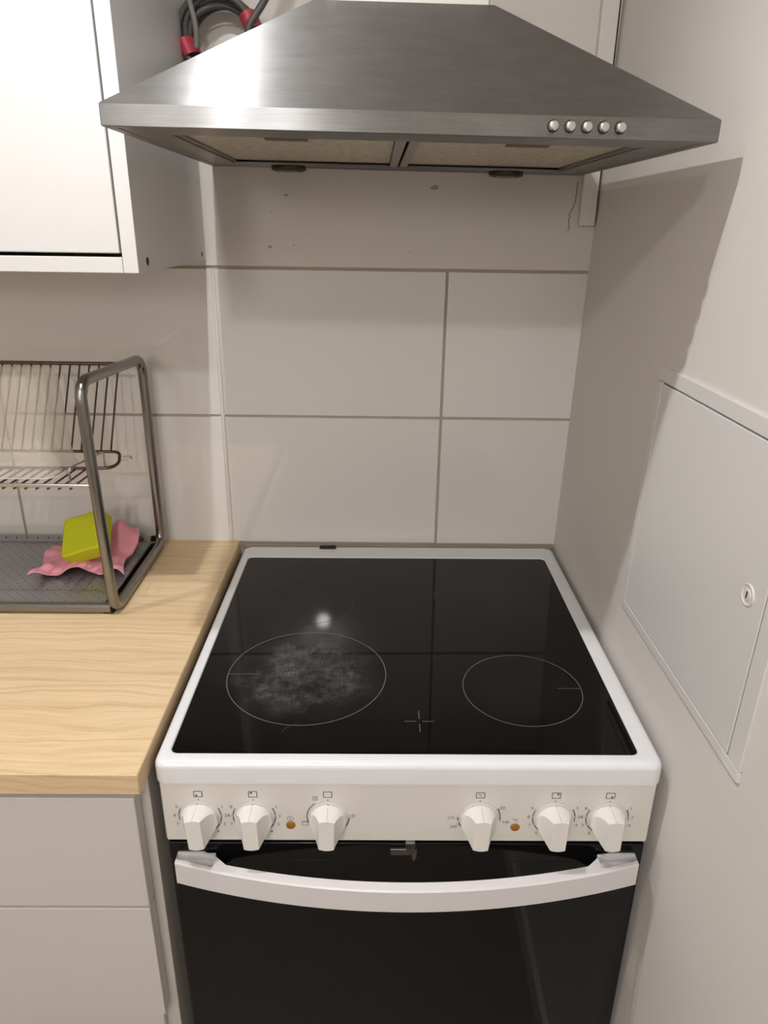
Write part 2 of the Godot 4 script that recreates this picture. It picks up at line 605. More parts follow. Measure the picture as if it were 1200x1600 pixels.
# ------------------------------------------------------------------ access hatch in the right wall
func hatch():
	var t := thing("access_hatch", "white metal inspection hatch with a round key lock in the right wall", "hatch", Vector3(RIGHT_X, 0, 0))
	t.basis = Basis(Vector3.BACK, -LEAN) * Basis(Vector3.UP, -PI / 2)
	# local x = world z, local z = out of the wall
	var x0 := 0.390; var x1 := 0.745; var y0 := 0.084; var y1 := 0.424
	var dx0 := 0.4045; var dx1 := 0.719; var dy0 := 0.0985; var dy1 := 0.404
	var st := mb()
	box2(st, Vector3(x0 + 0.004, y0 + 0.004, -0.004), Vector3(x1 - 0.004, y1 - 0.004, 0.0003), 0.0)
	put(st, "recess", M.dark, t)
	st = mb()
	var g := 0.0013
	box2(st, Vector3(x0, y0, -0.003), Vector3(x1, dy0 - g, 0.004), 0.0016)
	box2(st, Vector3(x0, dy1 + g, -0.003), Vector3(x1, y1, 0.004), 0.0016)
	box2(st, Vector3(x0, dy0 - g, -0.003), Vector3(dx0 - 0.0006, dy1 + g, 0.0042), 0.0012)
	box2(st, Vector3(dx1 + g, dy0 - g, -0.003), Vector3(x1, dy1 + g, 0.004), 0.0016)
	put(st, "frame", M.cabinet, t)
	var d := mb()
	box2(d, Vector3(dx0, dy0, -0.003), Vector3(dx1, dy1, 0.0042), 0.0012)
	var door := put(d, "door", M.cabinet, t)
	var lc := Vector3(0.691, 0.262, 0.0042)
	st = mb()
	lathe(st, lc, Vector3.BACK, [[0.0001, 0.0004], [0.0088, 0.0004], [0.0088, 0.0004], [0.0100, 0.0016], [0.0108, 0.0012], [0.0112, 0.0]])
	var lock := put(st, "lock", M.plastic_white, door, "round key lock")
	st = mb()
	lathe(st, lc + Vector3(0, 0, 0.0005), Vector3.BACK, [[0.0001, 0.0009], [0.0052, 0.0009], [0.0052, 0.0009], [0.0062, 0.0]])
	put(st, "lock_core", M.plastic_white, lock)
	st = mb()
	box(st, lc + Vector3(0, 0, 0.0017), Vector3(0.0016, 0.0075, 0.0006), 0.0002)
	put(st, "key_slot", M.dark, lock)

# ------------------------------------------------------------------ cooker hood
func hood():
	var t := thing("cooker_hood", "brushed stainless steel pyramid cooker hood above the hob", "cooker hood", Vector3(-0.0142, 0.6635, 0))
	t.rotation = Vector3(0, deg_to_rad(0.193), deg_to_rad(-0.52))
	var H := 0.2997; var D := 0.507; var F := 0.0205
	var tw := 0.111; var td := 0.24; var ty := 0.172; var tc := -0.003
	var zb := 0.004
	# pyramid
	var st := mb()
	var i := 0.0010
	var a := [Vector3(-H + i, F - 0.0002, D - i), Vector3(H - i, F - 0.0002, D - i), Vector3(H - i, F - 0.0002, zb), Vector3(-H + i, F - 0.0002, zb)]
	var b := [Vector3(tc - tw, ty, td), Vector3(tc + tw, ty, td), Vector3(tc + tw, ty, zb), Vector3(tc - tw, ty, zb)]
	for k in 4:
		var k2 := (k + 1) % 4
		var q := [a[k], a[k2], b[k2], b[k]]
		var n: Vector3 = (q[1] - q[0]).cross(q[3] - q[0]).normalized()
		if n.dot((q[0] + q[2]) * 0.5 - Vector3(0, 0.05, 0.2)) < 0.0:
			n = -n
		var e: Vector3 = (q[1] - q[0]).normalized()
		var up := n.cross(e).normalized()
		var uv := []
		for p in q:
			uv.append(Vector2((p - q[0]).dot(e), (p - q[0]).dot(up)))
		tri(st, q[0], q[1], q[2], n, n, n, uv[0], uv[1], uv[2])
		tri(st, q[0], q[2], q[3], n, n, n, uv[0], uv[2], uv[3])
	flat(st, [b[0], b[1], b[2], b[3]], Vector3.UP)
	put(st, "canopy", M.hood, t)
	# rim band, with the turned-under lip
	st = mb()
	var th := 0.012
	box2(st, Vector3(-H, 0, D - th), Vector3(H, F, D), 0.0012)
	box2(st, Vector3(-H, 0, zb), Vector3(-H + th, F, D - th + 0.001), 0.0012)
	box2(st, Vector3(H - th, 0, zb), Vector3(H, F, D - th + 0.001), 0.0012)
	box2(st, Vector3(-H + th, 0, zb), Vector3(H - th, F, zb + th), 0.0012)
	put(st, "rim", M.hood, t)
	st = mb()
	var fx := 0.252; var fz0 := 0.062; var fz1 := 0.432
	box2(st, Vector3(-H + th - 0.002, 0.001, fz1), Vector3(H - th + 0.002, 0.004, D - th + 0.002), 0.0008)
	box2(st, Vector3(-H + th - 0.002, 0.001, zb + th - 0.002), Vector3(H - th + 0.002, 0.004, fz0), 0.0008)
	for s in [-1.0, 1.0]:
		box2(st, Vector3(s * (H - th + 0.002), 0.001, fz0), Vector3(s * fx, 0.004, fz1), 0.0008)
	put(st, "underside_lip", M.hood, t)
	# two grease filters side by side
	for s in [-1.0, 1.0]:
		st = mb()
		box2(st, Vector3(s * 0.0135, 0.0065, fz0 - 0.002), Vector3(s * (fx + 0.002), 0.012, fz1 + 0.002), 0.001)
		var fl := put(st, "grease_filter", M.filter, t, "greasy aluminium mesh filter")
		st = mb()
		box2(st, Vector3(s * 0.0015, 0.0015, fz0), Vector3(s * 0.0135, 0.008, fz1), 0.001)
		put(st, "filter_edge", M.steel, fl)
		st = mb()
		box2(st, Vector3(s * (fx - 0.004), 0.003, fz0), Vector3(s * fx, 0.007, fz1), 0.001)
		put(st, "filter_edge", M.steel, fl)
		st = mb()
		box2(st, Vector3(s * 0.135 - 0.048, 0.0045, 0.375), Vector3(s * 0.135 + 0.048, 0.0068, 0.412), 0.001)
		put(st, "latch_plate", M.filter, fl)
		st = mb()
		box2(st, Vector3(s * 0.135 - 0.024, 0.0028, 0.382), Vector3(s * 0.135 + 0.024, 0.0046, 0.396), 0.0006)
		put(st, "latch", M.stain, fl, "brown-stained latch slot")
		# halogen lamp at the back, not lit
		st = mb()
		lathe(st, Vector3(s * 0.172, 0.002, 0.034), Vector3.DOWN, [[0.027, 0.0], [0.0275, 0.005], [0.0265, 0.0075], [0.023, 0.0085], [0.023, 0.0085], [0.0215, 0.006]])
		var lp := put(st, "hood_light", M.lamp_ring, t, "unlit round halogen downlight")
		st = mb()
		lathe(st, Vector3(s * 0.172, 0.002, 0.034), Vector3.DOWN, [[0.0218, 0.0062], [0.015, 0.0085], [0.006, 0.0097], [0.0001, 0.010]])
		put(st, "cover_glass", M.bulb_glass, lp)
	# five push buttons
	for k in 5:
		st = mb()
		var c := Vector3(0.1362 + 0.01635 * k, 0.0105, D)
		lathe(st, c, Vector3.BACK, [[0.0058, 0.0], [0.0058, 0.0006], [0.0058, 0.0006], [0.0049, 0.0008]], 20)
		var bz := put(st, "button_bezel", M.dark, t)
		st = mb()
		lathe(st, c, Vector3.BACK, [[0.0047, 0.0], [0.0047, 0.0050], [0.0042, 0.0060], [0.0030, 0.0063], [0.0001, 0.0064]], 20)
		put(st, "button", M.chrome, bz, "round chrome push button")
	# collar and motor box on top
	st = mb()
	box2(st, Vector3(tc - tw + 0.012, ty - 0.001, zb + 0.004), Vector3(tc + tw - 0.004, ty + 0.05, td - 0.012), 0.003)
	put(st, "motor_collar", M.plastic_white, t)

# ------------------------------------------------------------------ cooker
var KNOBS := [-0.2515, -0.186, -0.0965, 0.0865, 0.1775, 0.2425]
const KY := -0.0850       # height of the dials below the hob
const PZ := 0.3185        # front of the control panel, from the middle of the cooker

func knob_mesh() -> ArrayMesh:   # a round stub cut down to a grip by two slanting flanks
	var st := mb()
	var r := 0.0222
	var front := 0.031
	var xs := []
	for k in 33:
		xs.append(-r * cos(PI * k / 32.0))
	xs.append(-0.0090); xs.append(0.0090); xs.append(-0.0205); xs.append(0.0205)
	xs.sort()
	var h := func(x: float) -> float:
		var ax := absf(x)
		if ax <= 0.0090:
			return front
		return 0.0085 + (front - 0.0085) * pow(1.0 - clampf((ax - 0.0090) / 0.0128, 0.0, 1.0), 1.7)
	for k in xs.size() - 1:
		var xa: float = xs[k]; var xb: float = xs[k + 1]
		if xb - xa < 1e-6:
			continue
		var ya := sqrt(maxf(r * r - xa * xa, 0.0)); var yb := sqrt(maxf(r * r - xb * xb, 0.0))
		var za: float = h.call(xa); var zb: float = h.call(xb)
		face(st, [Vector3(xa, -ya, za), Vector3(xb, -yb, zb), Vector3(xb, yb, zb), Vector3(xa, ya, za)] if ya > 1e-6 else [Vector3(xb, -yb, zb), Vector3(xb, yb, zb), Vector3(xa, ya, za)], Vector3(0, 0, -0.2))
		for s in [-1.0, 1.0]:
			var na := Vector3(xa / r, s * ya / r, 0); var nb := Vector3(xb / r, s * yb / r, 0)
			tri(st, Vector3(xa, s * ya, 0), Vector3(xb, s * yb, 0), Vector3(xb, s * yb, zb), na, nb, nb)
			tri(st, Vector3(xa, s * ya, 0), Vector3(xb, s * yb, zb), Vector3(xa, s * ya, za), na, nb, na)
	# narrow skirt ring at the panel
	lathe(st, Vector3.ZERO, Vector3.BACK, [[0.0240, 0.0], [0.0240, 0.0015], [0.0232, 0.0022], [0.0222, 0.0024]], 40)
	return st.commit()

func icon_square(st: SurfaceTool, c: Vector3, w: float, h: float, lw := 0.0008):
	var q := [c + Vector3(-w, -h, 0), c + Vector3(w, -h, 0), c + Vector3(w, h, 0), c + Vector3(-w, h, 0), c + Vector3(-w, -h, 0)]
	stroke(st, q, lw, Vector3.BACK)

func dot(st: SurfaceTool, c: Vector3, r: float):
	flat(st, circle(c, Vector3.RIGHT, Vector3.UP, r, 10), Vector3.BACK)

func cooker():
	var t := thing("cooker", "white freestanding electric cooker with black ceramic hob and black oven door", "cooker", Vector3(0.0056, FLOOR_Y, 0.3))
	t.rotation = Vector3(0, deg_to_rad(-0.314), deg_to_rad(0.356))
	var up := Vector3(0, -FLOOR_Y, 0)
	var parts := []
	var hw := 0.3; var hd := 0.305
	var mid := Vector3(0, 0, 0.019)     # middle of the hob plate along z (back 0.0145, front 0.6235)
	# enamelled frame of the hob: outer skirt, rounded edge, flat top, inner edge
	var st := mb()
	var L := []
	for e in [[0.0, -0.030], [0.0, -0.009], [0.0012, -0.005], [0.0035, -0.0018], [0.007, -0.0003], [0.012, 0.0]]:
		L.append(shift(rrect(hw - e[0], hd - e[0], 0.014, e[1]), mid))
	loft(st, L, -1.0)
	var gmid := Vector3(-0.0045, 0, 0.0365)
	var gw := 0.2785; var gd := 0.2690
	loft(st, [shift(rrect(hw - 0.012, hd - 0.012, 0.014, 0.0), mid), shift(rrect(gw + 0.0015, gd + 0.0015, 0.0105, 0.0), gmid)], -1.0)
	loft(st, [shift(rrect(gw + 0.0015, gd + 0.0015, 0.0105, 0.0), gmid), shift(rrect(gw, gd, 0.009, -0.0018), gmid)], -1.0)
	flat(st, shift(rrect(hw, hd, 0.014, -0.030), mid), Vector3.DOWN)
	var fr := put(st, "hob_frame", M.enamel, t, "white enamelled frame round the hob")
	# glass
	st = mb()
	var loop := shift(rrect(gw, gd, 0.009, -0.0012), gmid)
	var cen := gmid + Vector3(0, -0.0012, 0)
	for i in loop.size():
		var pa: Vector3 = loop[i]; var pb: Vector3 = loop[(i + 1) % loop.size()]
		var uvf := func(p: Vector3) -> Vector2: return Vector2((p.x - gmid.x) / (2 * gw) + 0.5, (p.z - gmid.z) / (2 * gd) + 0.5)
		tri(st, cen, pa, pb, Vector3.UP, Vector3.UP, Vector3.UP, Vector2(0.5, 0.5), uvf.call(pa), uvf.call(pb))
	var glass := put(st, "hob_glass", M.hob, t, "black ceramic glass with worn cooking zones")
	# cooking zones, as thin printed rings
	var py := -0.0010
	for z in [[-0.1365, 0.144, 0.110, 0.0009, true], [0.1585, 0.174, 0.080, 0.0008, true], [0.1475, -0.085, 0.090, 0.0005, false], [-0.1530, -0.064, 0.072, 0.0005, false]]:
		st = mb()
		stroke(st, arc(Vector3(z[0], py, z[1]), Vector3.RIGHT, Vector3.BACK, z[2], 0, 360, 72), z[3], Vector3.UP)
		if z[4]:
			var s: float = signf(z[0])
			stroke(st, [Vector3(z[0] + s * z[2] * 0.60, py, z[1] + 0.0), Vector3(z[0] + s * z[2], py, z[1])], 0.0006, Vector3.UP)
		put(st, "cooking_zone_ring", M.mark if z[4] else M.faint_mark, glass)
	st = mb()
	for s in [-1.0, 1.0]:
		stroke(st, [Vector3(0.0155 + s * 0.004, py, 0.245), Vector3(0.0155 + s * 0.0185, py, 0.245)], 0.0008, Vector3.UP)
		stroke(st, [Vector3(0.0155, py, 0.245 + s * 0.005), Vector3(0.0155, py, 0.245 + s * 0.021)], 0.0008, Vector3.UP)
	put(st, "centre_cross", M.mark, glass)
	st = mb()
	stroke(st, arc(Vector3(-0.128, py, 0.278), Vector3.RIGHT, Vector3.BACK, 0.03, 200, 250, 10), 0.0009, Vector3.UP)
	put(st, "scratch", M.faint_mark, glass)
	st = mb()
	stroke(st, arc(Vector3(-0.19, py, -0.062), Vector3.RIGHT, Vector3.BACK, 0.045, 215, 300, 14), 0.0006, Vector3.UP)
	put(st, "scratch", M.faint_mark, glass)
	# black vent at the back of the frame
	st = mb()
	box(st, Vector3(-0.137, 0.001, -0.2745), Vector3(0.032, 0.007, 0.010), 0.002)
	put(st, "vent_cap", M.dark, t, "small black plastic vent")
	# body
	st = mb()
	box2(st, Vector3(-0.297, 0.06 + FLOOR_Y, -0.28), Vector3(0.297, -0.0305, 0.296), 0.003)
	put(st, "body", M.panel, t)
	# control panel
	st = mb()
	box2(st, Vector3(-0.297, -0.1255, 0.290), Vector3(0.297, -0.0312, PZ), 0.003)
	var panel := put(st, "control_panel", M.panel, t)
	st = mb()
	for e in [[-0.268, 0.006], [-0.252, 0.004], [-0.240, 0.003], [-0.228, 0.0045], [-0.281, 0.002]]:
		box(st, Vector3(e[0], -0.0318, 0.3182), Vector3(e[1] * 2.0, 0.0012, 0.0012), 0.0003)
	var rust := put(st, "rust_speck", M.rust, panel, "rust along the chipped top edge")
	rust.set_meta("kind", "stuff")
	# knobs and their print
	var km := knob_mesh()
	var num := [["1", 62], ["2", 88], ["3", 113], ["4", 140], ["6", 218], ["7", 247], ["8", 272], ["9", 298]]
	for k in 6:
		var c := Vector3(KNOBS[k], KY, PZ)
		var kn := put_mesh(km, "knob", M.knob, t, c)
		kn.rotation.z = deg_to_rad([3.0, 1.0, -2.0, -2.5, -1.0, 0.0][k])
		st = mb()
		text(st, "0" if k != 3 else ".", Transform3D(Basis(Vector3.RIGHT, -PI / 2), Vector3(0, 0.02235, 0.005)), 0.0028)
		put(st, "zero_mark", M.grey_ink, kn)
		st = mb()
		flat(st, [Vector3(-0.0003, 0.02235, 0.009), Vector3(0.0003, 0.02235, 0.009), Vector3(0.0003, 0.02235, 0.033), Vector3(-0.0003, 0.02235, 0.033)], Vector3.UP)
		put(st, "pointer_line", M.groove, kn)
		st = mb()
		var o := c + Vector3(0, 0, 0.0003)
		dot(st, o + Vector3(0, 0.0258, 0), 0.0008)
		var ic := o + Vector3(0, 0.0342, 0)
		icon_square(st, ic, 0.0050, 0.0042)
		match k:
			0: dot(st, ic + Vector3(-0.0020, -0.0020, 0), 0.0013)
			1: dot(st, ic + Vector3(-0.0020, 0.0020, 0), 0.0013)
			3: text(st, "°C", Transform3D(Basis(), ic), 0.0042)
			4: dot(st, ic + Vector3(0.0022, 0.0018, 0), 0.0013)
			5: dot(st, ic + Vector3(0.0020, -0.0020, 0), 0.0013)
		if k in [0, 1, 4, 5]:
			for p in [[60, 85], [91, 110], [116, 145], [215, 243], [250, 269], [275, 295]]:
				stroke(st, arc(o, Vector3.RIGHT, Vector3.UP, 0.0257, p[0], p[1], 6), 0.0010, Vector3.BACK)
			for e in num:
				var a := deg_to_rad(e[1])
				var dir := Vector3(sin(a), cos(a), 0)
				dot(st, o + dir * 0.0257, 0.0006)
				dot(st, o + dir * 0.0274, 0.0004)
				text(st, e[0], Transform3D(Basis(), o + dir * 0.0310), 0.0040)
		elif k == 3:
			for p in [[58, 100], [236, 252], [258, 270]]:
				stroke(st, arc(o, Vector3.RIGHT, Vector3.UP, 0.0257, p[0], p[1], 8), 0.0010, Vector3.BACK)
			for e in [["50", 62, 0.0315], ["100", 103, 0.034], ["250", 244, 0.034], ["275", 268, 0.034]]:
				var a := deg_to_rad(e[1])
				var dir := Vector3(sin(a), cos(a), 0)
				dot(st, o + dir * 0.0272, 0.0006)
				text(st, e[0], Transform3D(Basis(), o + dir * e[2]), 0.0038)
		else:
			stroke(st, arc(o, Vector3.RIGHT, Vector3.UP, 0.0257, 250, 322, 16), 0.0010, Vector3.BACK)
			put(st, "dial_print", M.ink, panel)
			st = mb()
			var q := o + Vector3(-0.0150, 0.0285, 0)
			icon_square(st, q, 0.0026, 0.0028, 0.0005)
			stroke(st, [q + Vector3(-0.0014, 0.0012, 0), q + Vector3(0.0014, 0.0012, 0), q + Vector3(-0.0004, -0.0016, 0)], 0.0005, Vector3.BACK)
			put(st, "dial_icon", M.ink, panel)
			st = mb()
			q = o + Vector3(-0.0285, -0.0105, 0)
			icon_square(st, q, 0.0036, 0.0030, 0.0005)
			stroke(st, [q + Vector3(-0.0028, 0.0018, 0), q + Vector3(0.0028, 0.0018, 0)], 0.0005, Vector3.BACK)
			put(st, "dial_icon", M.ink, panel)
			st = mb()
			q = o + Vector3(0.0305, 0.0018, 0)
			stroke(st, arc(o, Vector3.RIGHT, Vector3.UP, 0.0257, 92, 135, 10), 0.0010, Vector3.BACK)
			stroke(st, arc(q, Vector3.RIGHT, Vector3.UP, 0.0014, -130, 130, 8), 0.0005, Vector3.BACK)
			stroke(st, [q + Vector3(-0.0006, -0.0012, 0), q + Vector3(-0.0006, -0.0026, 0), q + Vector3(0.0006, -0.0026, 0), q + Vector3(0.0006, -0.0012, 0)], 0.0004, Vector3.BACK)
			for d in [[-0.0024, -0.0016], [0.0024, -0.0016], [-0.0024, 0.0006], [0.0024, 0.0006]]:
				dot(st, q + Vector3(d[0], d[1], 0), 0.0004)
			dot(st, o + Vector3(0.0262, 0.0016, 0), 0.0006)
			dot(st, o + Vector3(0.0238, 0.0016, 0), 0.0005)
		put(st, "dial_print", M.ink, panel)
	# amber indicator lenses, not lit
	for e in [[-0.1425, -0.0985, 0], [0.1315, -0.1005, 1]]:
		st = mb()
		var c := Vector3(e[0], e[1], PZ)
		lathe(st, c, Vector3.BACK, [[0.0058, 0.0], [0.0056, 0.0010], [0.0040, 0.0022], [0.0001, 0.0027]], 20)
		put(st, "indicator_lens", M.amber, panel, "unlit amber indicator lens")
		st = mb()
		var q := c + Vector3(0, 0.0105, 0.0003)
		if e[2] == 0:
			stroke(st, arc(q, Vector3.RIGHT, Vector3.UP, 0.0036, 0, 360, 20), 0.0005, Vector3.BACK)
			stroke(st, [q + Vector3(0, -0.0018, 0), q + Vector3(0, 0.0018, 0)], 0.0006, Vector3.BACK)
		else:
			text(st, "°C", Transform3D(Basis(), q), 0.0046)
		put(st, "indicator_print", M.ink, panel)
	# oven door
	st = mb()
	box2(st, Vector3(-0.2955, -0.70, 0.298), Vector3(0.2955, -0.1295, 0.3165), 0.002)
	var door := put(st, "oven_door", M.black, t, "black glass oven door")
	st = mb()
	box2(st, Vector3(-0.255, -0.655, 0.3160), Vector3(0.255, -0.158, 0.31685), 0.0003)
	put(st, "oven_window", M.door_glass, door, "dark window with fine upright lines")
	# bowed handle: a curved bar that grows out of the door at both ends
	st = mb()
	var hx := 0.2845
	var front := []
	var back := []
	var N := 36
	for k in N + 1:
		var u := lerpf(-1.0, 1.0, float(k) / N)
		var x := u * hx
		var zf := 0.3345 + 0.040 * (1.0 - u * u)
		front.append(Vector2(x, zf))
		var zbk := zf - 0.013
		if absf(u) > 0.80:
			zbk = lerpf(zbk, 0.3168, smoothstep(0.80, 0.86, absf(u)))
		back.append(Vector2(x, zbk))
	var ht := -0.1435; var hb := -0.1785
	for k in N:
		var f0: Vector2 = front[k]; var f1: Vector2 = front[k + 1]
		var b0: Vector2 = back[k]; var b1: Vector2 = back[k + 1]
		var nf := Vector3(-(f1.y - f0.y), 0, f1.x - f0.x).normalized()
		var bev := 0.0018
		flat(st, [Vector3(f0.x, hb + bev, f0.y), Vector3(f1.x, hb + bev, f1.y), Vector3(f1.x, ht - bev, f1.y), Vector3(f0.x, ht - bev, f0.y)], nf)
		flat(st, [Vector3(f0.x, ht - bev, f0.y), Vector3(f1.x, ht - bev, f1.y), Vector3(f1.x, ht, f1.y - bev), Vector3(f0.x, ht, f0.y - bev)], (nf + Vector3.UP).normalized())
		flat(st, [Vector3(f0.x, hb + bev, f0.y), Vector3(f1.x, hb + bev, f1.y), Vector3(f1.x, hb, f1.y - bev), Vector3(f0.x, hb, f0.y - bev)], (nf + Vector3.DOWN).normalized())
		var um := absf((f0.x + f1.x) * 0.5) / hx
		if um > 0.86 and um < 0.985:      # hollow in the top of each end
			var lip0 := maxf(f0.y - 0.006, 0.3195); var lip1 := maxf(f1.y - 0.006, 0.3195)
			var rim := 0.3195
			var dp := ht - 0.012
			flat(st, [Vector3(f0.x, ht, f0.y - bev), Vector3(f1.x, ht, f1.y - bev), Vector3(f1.x, ht, lip1), Vector3(f0.x, ht, lip0)], Vector3.UP)
			flat(st, [Vector3(f0.x, ht, lip0), Vector3(f1.x, ht, lip1), Vector3(f1.x, dp, lip1), Vector3(f0.x, dp, lip0)], -nf)
			flat(st, [Vector3(f0.x, dp, lip0), Vector3(f1.x, dp, lip1), Vector3(f1.x, dp, rim), Vector3(f0.x, dp, rim)], Vector3.UP)
			flat(st, [Vector3(f0.x, dp, rim), Vector3(f1.x, dp, rim), Vector3(f1.x, ht, rim), Vector3(f0.x, ht, rim)], Vector3.BACK)
			flat(st, [Vector3(f0.x, ht, rim), Vector3(f1.x, ht, rim), Vector3(b1.x, ht, b1.y), Vector3(b0.x, ht, b0.y)], Vector3.UP)
		else:
			flat(st, [Vector3(f0.x, ht, f0.y - bev), Vector3(f1.x, ht, f1.y - bev), Vector3(b1.x, ht, b1.y), Vector3(b0.x, ht, b0.y)], Vector3.UP)
		flat(st, [Vector3(f0.x, hb, f0.y - bev), Vector3(f1.x, hb, f1.y - bev), Vector3(b1.x, hb, b1.y), Vector3(b0.x, hb, b0.y)], Vector3.DOWN)
		flat(st, [Vector3(b0.x, hb, b0.y), Vector3(b1.x, hb, b1.y), Vector3(b1.x, ht, b1.y), Vector3(b0.x, ht, b0.y)], -nf)
	for k in [0, N]:
		flat(st, [Vector3(front[k].x, hb, front[k].y), Vector3(front[k].x, ht, front[k].y), Vector3(back[k].x, ht, back[k].y), Vector3(back[k].x, hb, back[k].y)], Vector3(-1.0 if k == 0 else 1.0, 0, 0))
	put(st, "handle", M.handle, door, "white bowed plastic handle")
	# child-safety catch under the panel
	st = mb()
	box(st, Vector3(0.004, -0.130, 0.3195), Vector3(0.012, 0.013, 0.006), 0.001)
	box(st, Vector3(-0.008, -0.139, 0.3195), Vector3(0.026, 0.010, 0.005), 0.001)
	prism(st, [Vector3(0.004, -0.134, 0.317), Vector3(0.0125, -0.134, 0.317), Vector3(0.0115, -0.148, 0.317), Vector3(0.008, -0.153, 0.317)], Vector3(0, 0, 0.005))
	put(st, "door_catch", M.steel, t, "small steel door catch")
	# drawer and plinth below the oven
	st = mb()
	box2(st, Vector3(-0.2955, -0.835, 0.298), Vector3(0.2955, -0.706, 0.3165), 0.002)
	put(st, "storage_drawer", M.panel, t)
	st = mb()
	box2(st, Vector3(-0.285, FLOOR_Y, -0.26), Vector3(0.285, 0.062 + FLOOR_Y, 0.265), 0.002)
	put(st, "plinth", M.dark, t)
	for ch in t.get_children():
		ch.position += up

# ------------------------------------------------------------------ kitchen units
func upper_cabinet():
	var y0 := 0.5225; var D := 0.3655; var XR := -0.3355
	var t := thing("wall_cabinet", "white wall cabinet with a plain inset door left of the hood", "cabinet", Vector3(XR, y0, 0))
	var T := 0.0185
	var W := 0.62; var Hh := 0.80
	var st := mb()
	box2(st, Vector3(-T, 0, 0.002), Vector3(0, Hh, D), 0.0008)
	var side := put(st, "side_panel", M.cabinet, t)
	for e in [[0.327, 0.0125, 0.0052], [0.026, 0.0105, 0.0042]]:
		st = mb()
		lathe(st, Vector3(0.0002, e[1], e[0]), Vector3.RIGHT, [[0.0001, 0.0003], [e[2], 0.0003], [e[2], 0.0]], 14)
		put(st, "screw_hole", M.dark, side)
	st = mb()
	box2(st, Vector3(-W, 0, 0.002), Vector3(-W + T, Hh, D), 0.0008)
	put(st, "side_panel", M.cabinet, t)
	st = mb()
	box2(st, Vector3(-W + T, 0, 0.002), Vector3(-T - 0.0004, T, D - 0.0005), 0.0008)
	put(st, "bottom_panel", M.cabinet, t)
	st = mb()
	box2(st, Vector3(-W + T, Hh - T, 0.002), Vector3(-T, Hh, D), 0.0008)
	put(st, "top_panel", M.cabinet, t)
	st = mb()
	box2(st, Vector3(-W + T, T, 0.002), Vector3(-T, Hh - T, 0.008), 0.0008)
	put(st, "back_panel", M.cabinet, t)
	st = mb()
	box2(st, Vector3(-W + T + 0.003, T + 0.0042, D - 0.018), Vector3(-T - 0.0022, Hh - T - 0.003, D + 0.0004), 0.0015)
	put(st, "door", M.cabinet, t)

func base_unit():
	var t := thing("drawer_unit", "white base cabinet with plain drawer fronts under the oak worktop", "cabinet", Vector3(-0.6155, FLOOR_Y, 0))
	var st := mb()
	var X1 := 0.300; var top := -0.0275 - FLOOR_Y
	box2(st, Vector3(-X1, 0.08, 0.005), Vector3(X1, top, 0.603), 0.001)
	put(st, "carcass", M.carcass, t)
	st = mb()
	box2(st, Vector3(-X1 + 0.01, 0, 0.03), Vector3(X1 - 0.012, 0.081, 0.555), 0.001)
	put(st, "plinth", M.carcass, t)
	for e in [[-0.231, -0.0535, 0.624], [-0.4385, -0.2345, 0.624], [-0.818, -0.4520, 0.613]]:
		st = mb()
		box2(st, Vector3(-X1 + 0.002, e[0] - FLOOR_Y, 0.6035), Vector3(0.2885 if e[2] > 0.62 else 0.281, e[1] - FLOOR_Y, e[2]), 0.0018)
		put(st, "drawer_front", M.drawer, t)

func worktop():
	var t := thing("worktop", "pale oak laminate worktop left of the cooker", "worktop", Vector3(-1.2, -0.0255, 0))
	var st := mb()
	box2(st, Vector3(-0.9, 0, 0.0005), Vector3(0.8905, 0.0285, 0.6475), 0.001)
	put(st, "slab", M.wood, t)
	st = mb()
	box2(st, Vector3(0.8905, 0.0005, 0.0005), Vector3(0.8912, 0.0280, 0.6475), 0.0002)
	put(st, "end_edging", M.wood, t, "thin edging strip")
	# second base unit further left carries the rest of the worktop
	var u := thing("base_cabinet", "white base cabinet beyond the drawer unit", "cabinet", Vector3(-1.5, FLOOR_Y, 0))
	st = mb()
	box2(st, Vector3(-0.58, 0.08, 0.005), Vector3(0.58, -0.0275 - FLOOR_Y, 0.603), 0.001)
	put(st, "carcass", M.carcass, u)
	st = mb()
	box2(st, Vector3(-0.57, 0, 0.03), Vector3(0.57, 0.081, 0.555), 0.001)
	put(st, "plinth", M.carcass, u)
	for s in [-1.0, 1.0]:
		st = mb()
		box2(st, Vector3(0.002 * s, 0.082, 0.6035), Vector3(0.578 * s, -0.0475 - FLOOR_Y, 0.624), 0.0018)
		put(st, "door", M.drawer, u)

# ------------------------------------------------------------------ dish rack and what lies on it
const TOP := 0.003          # top of the worktop

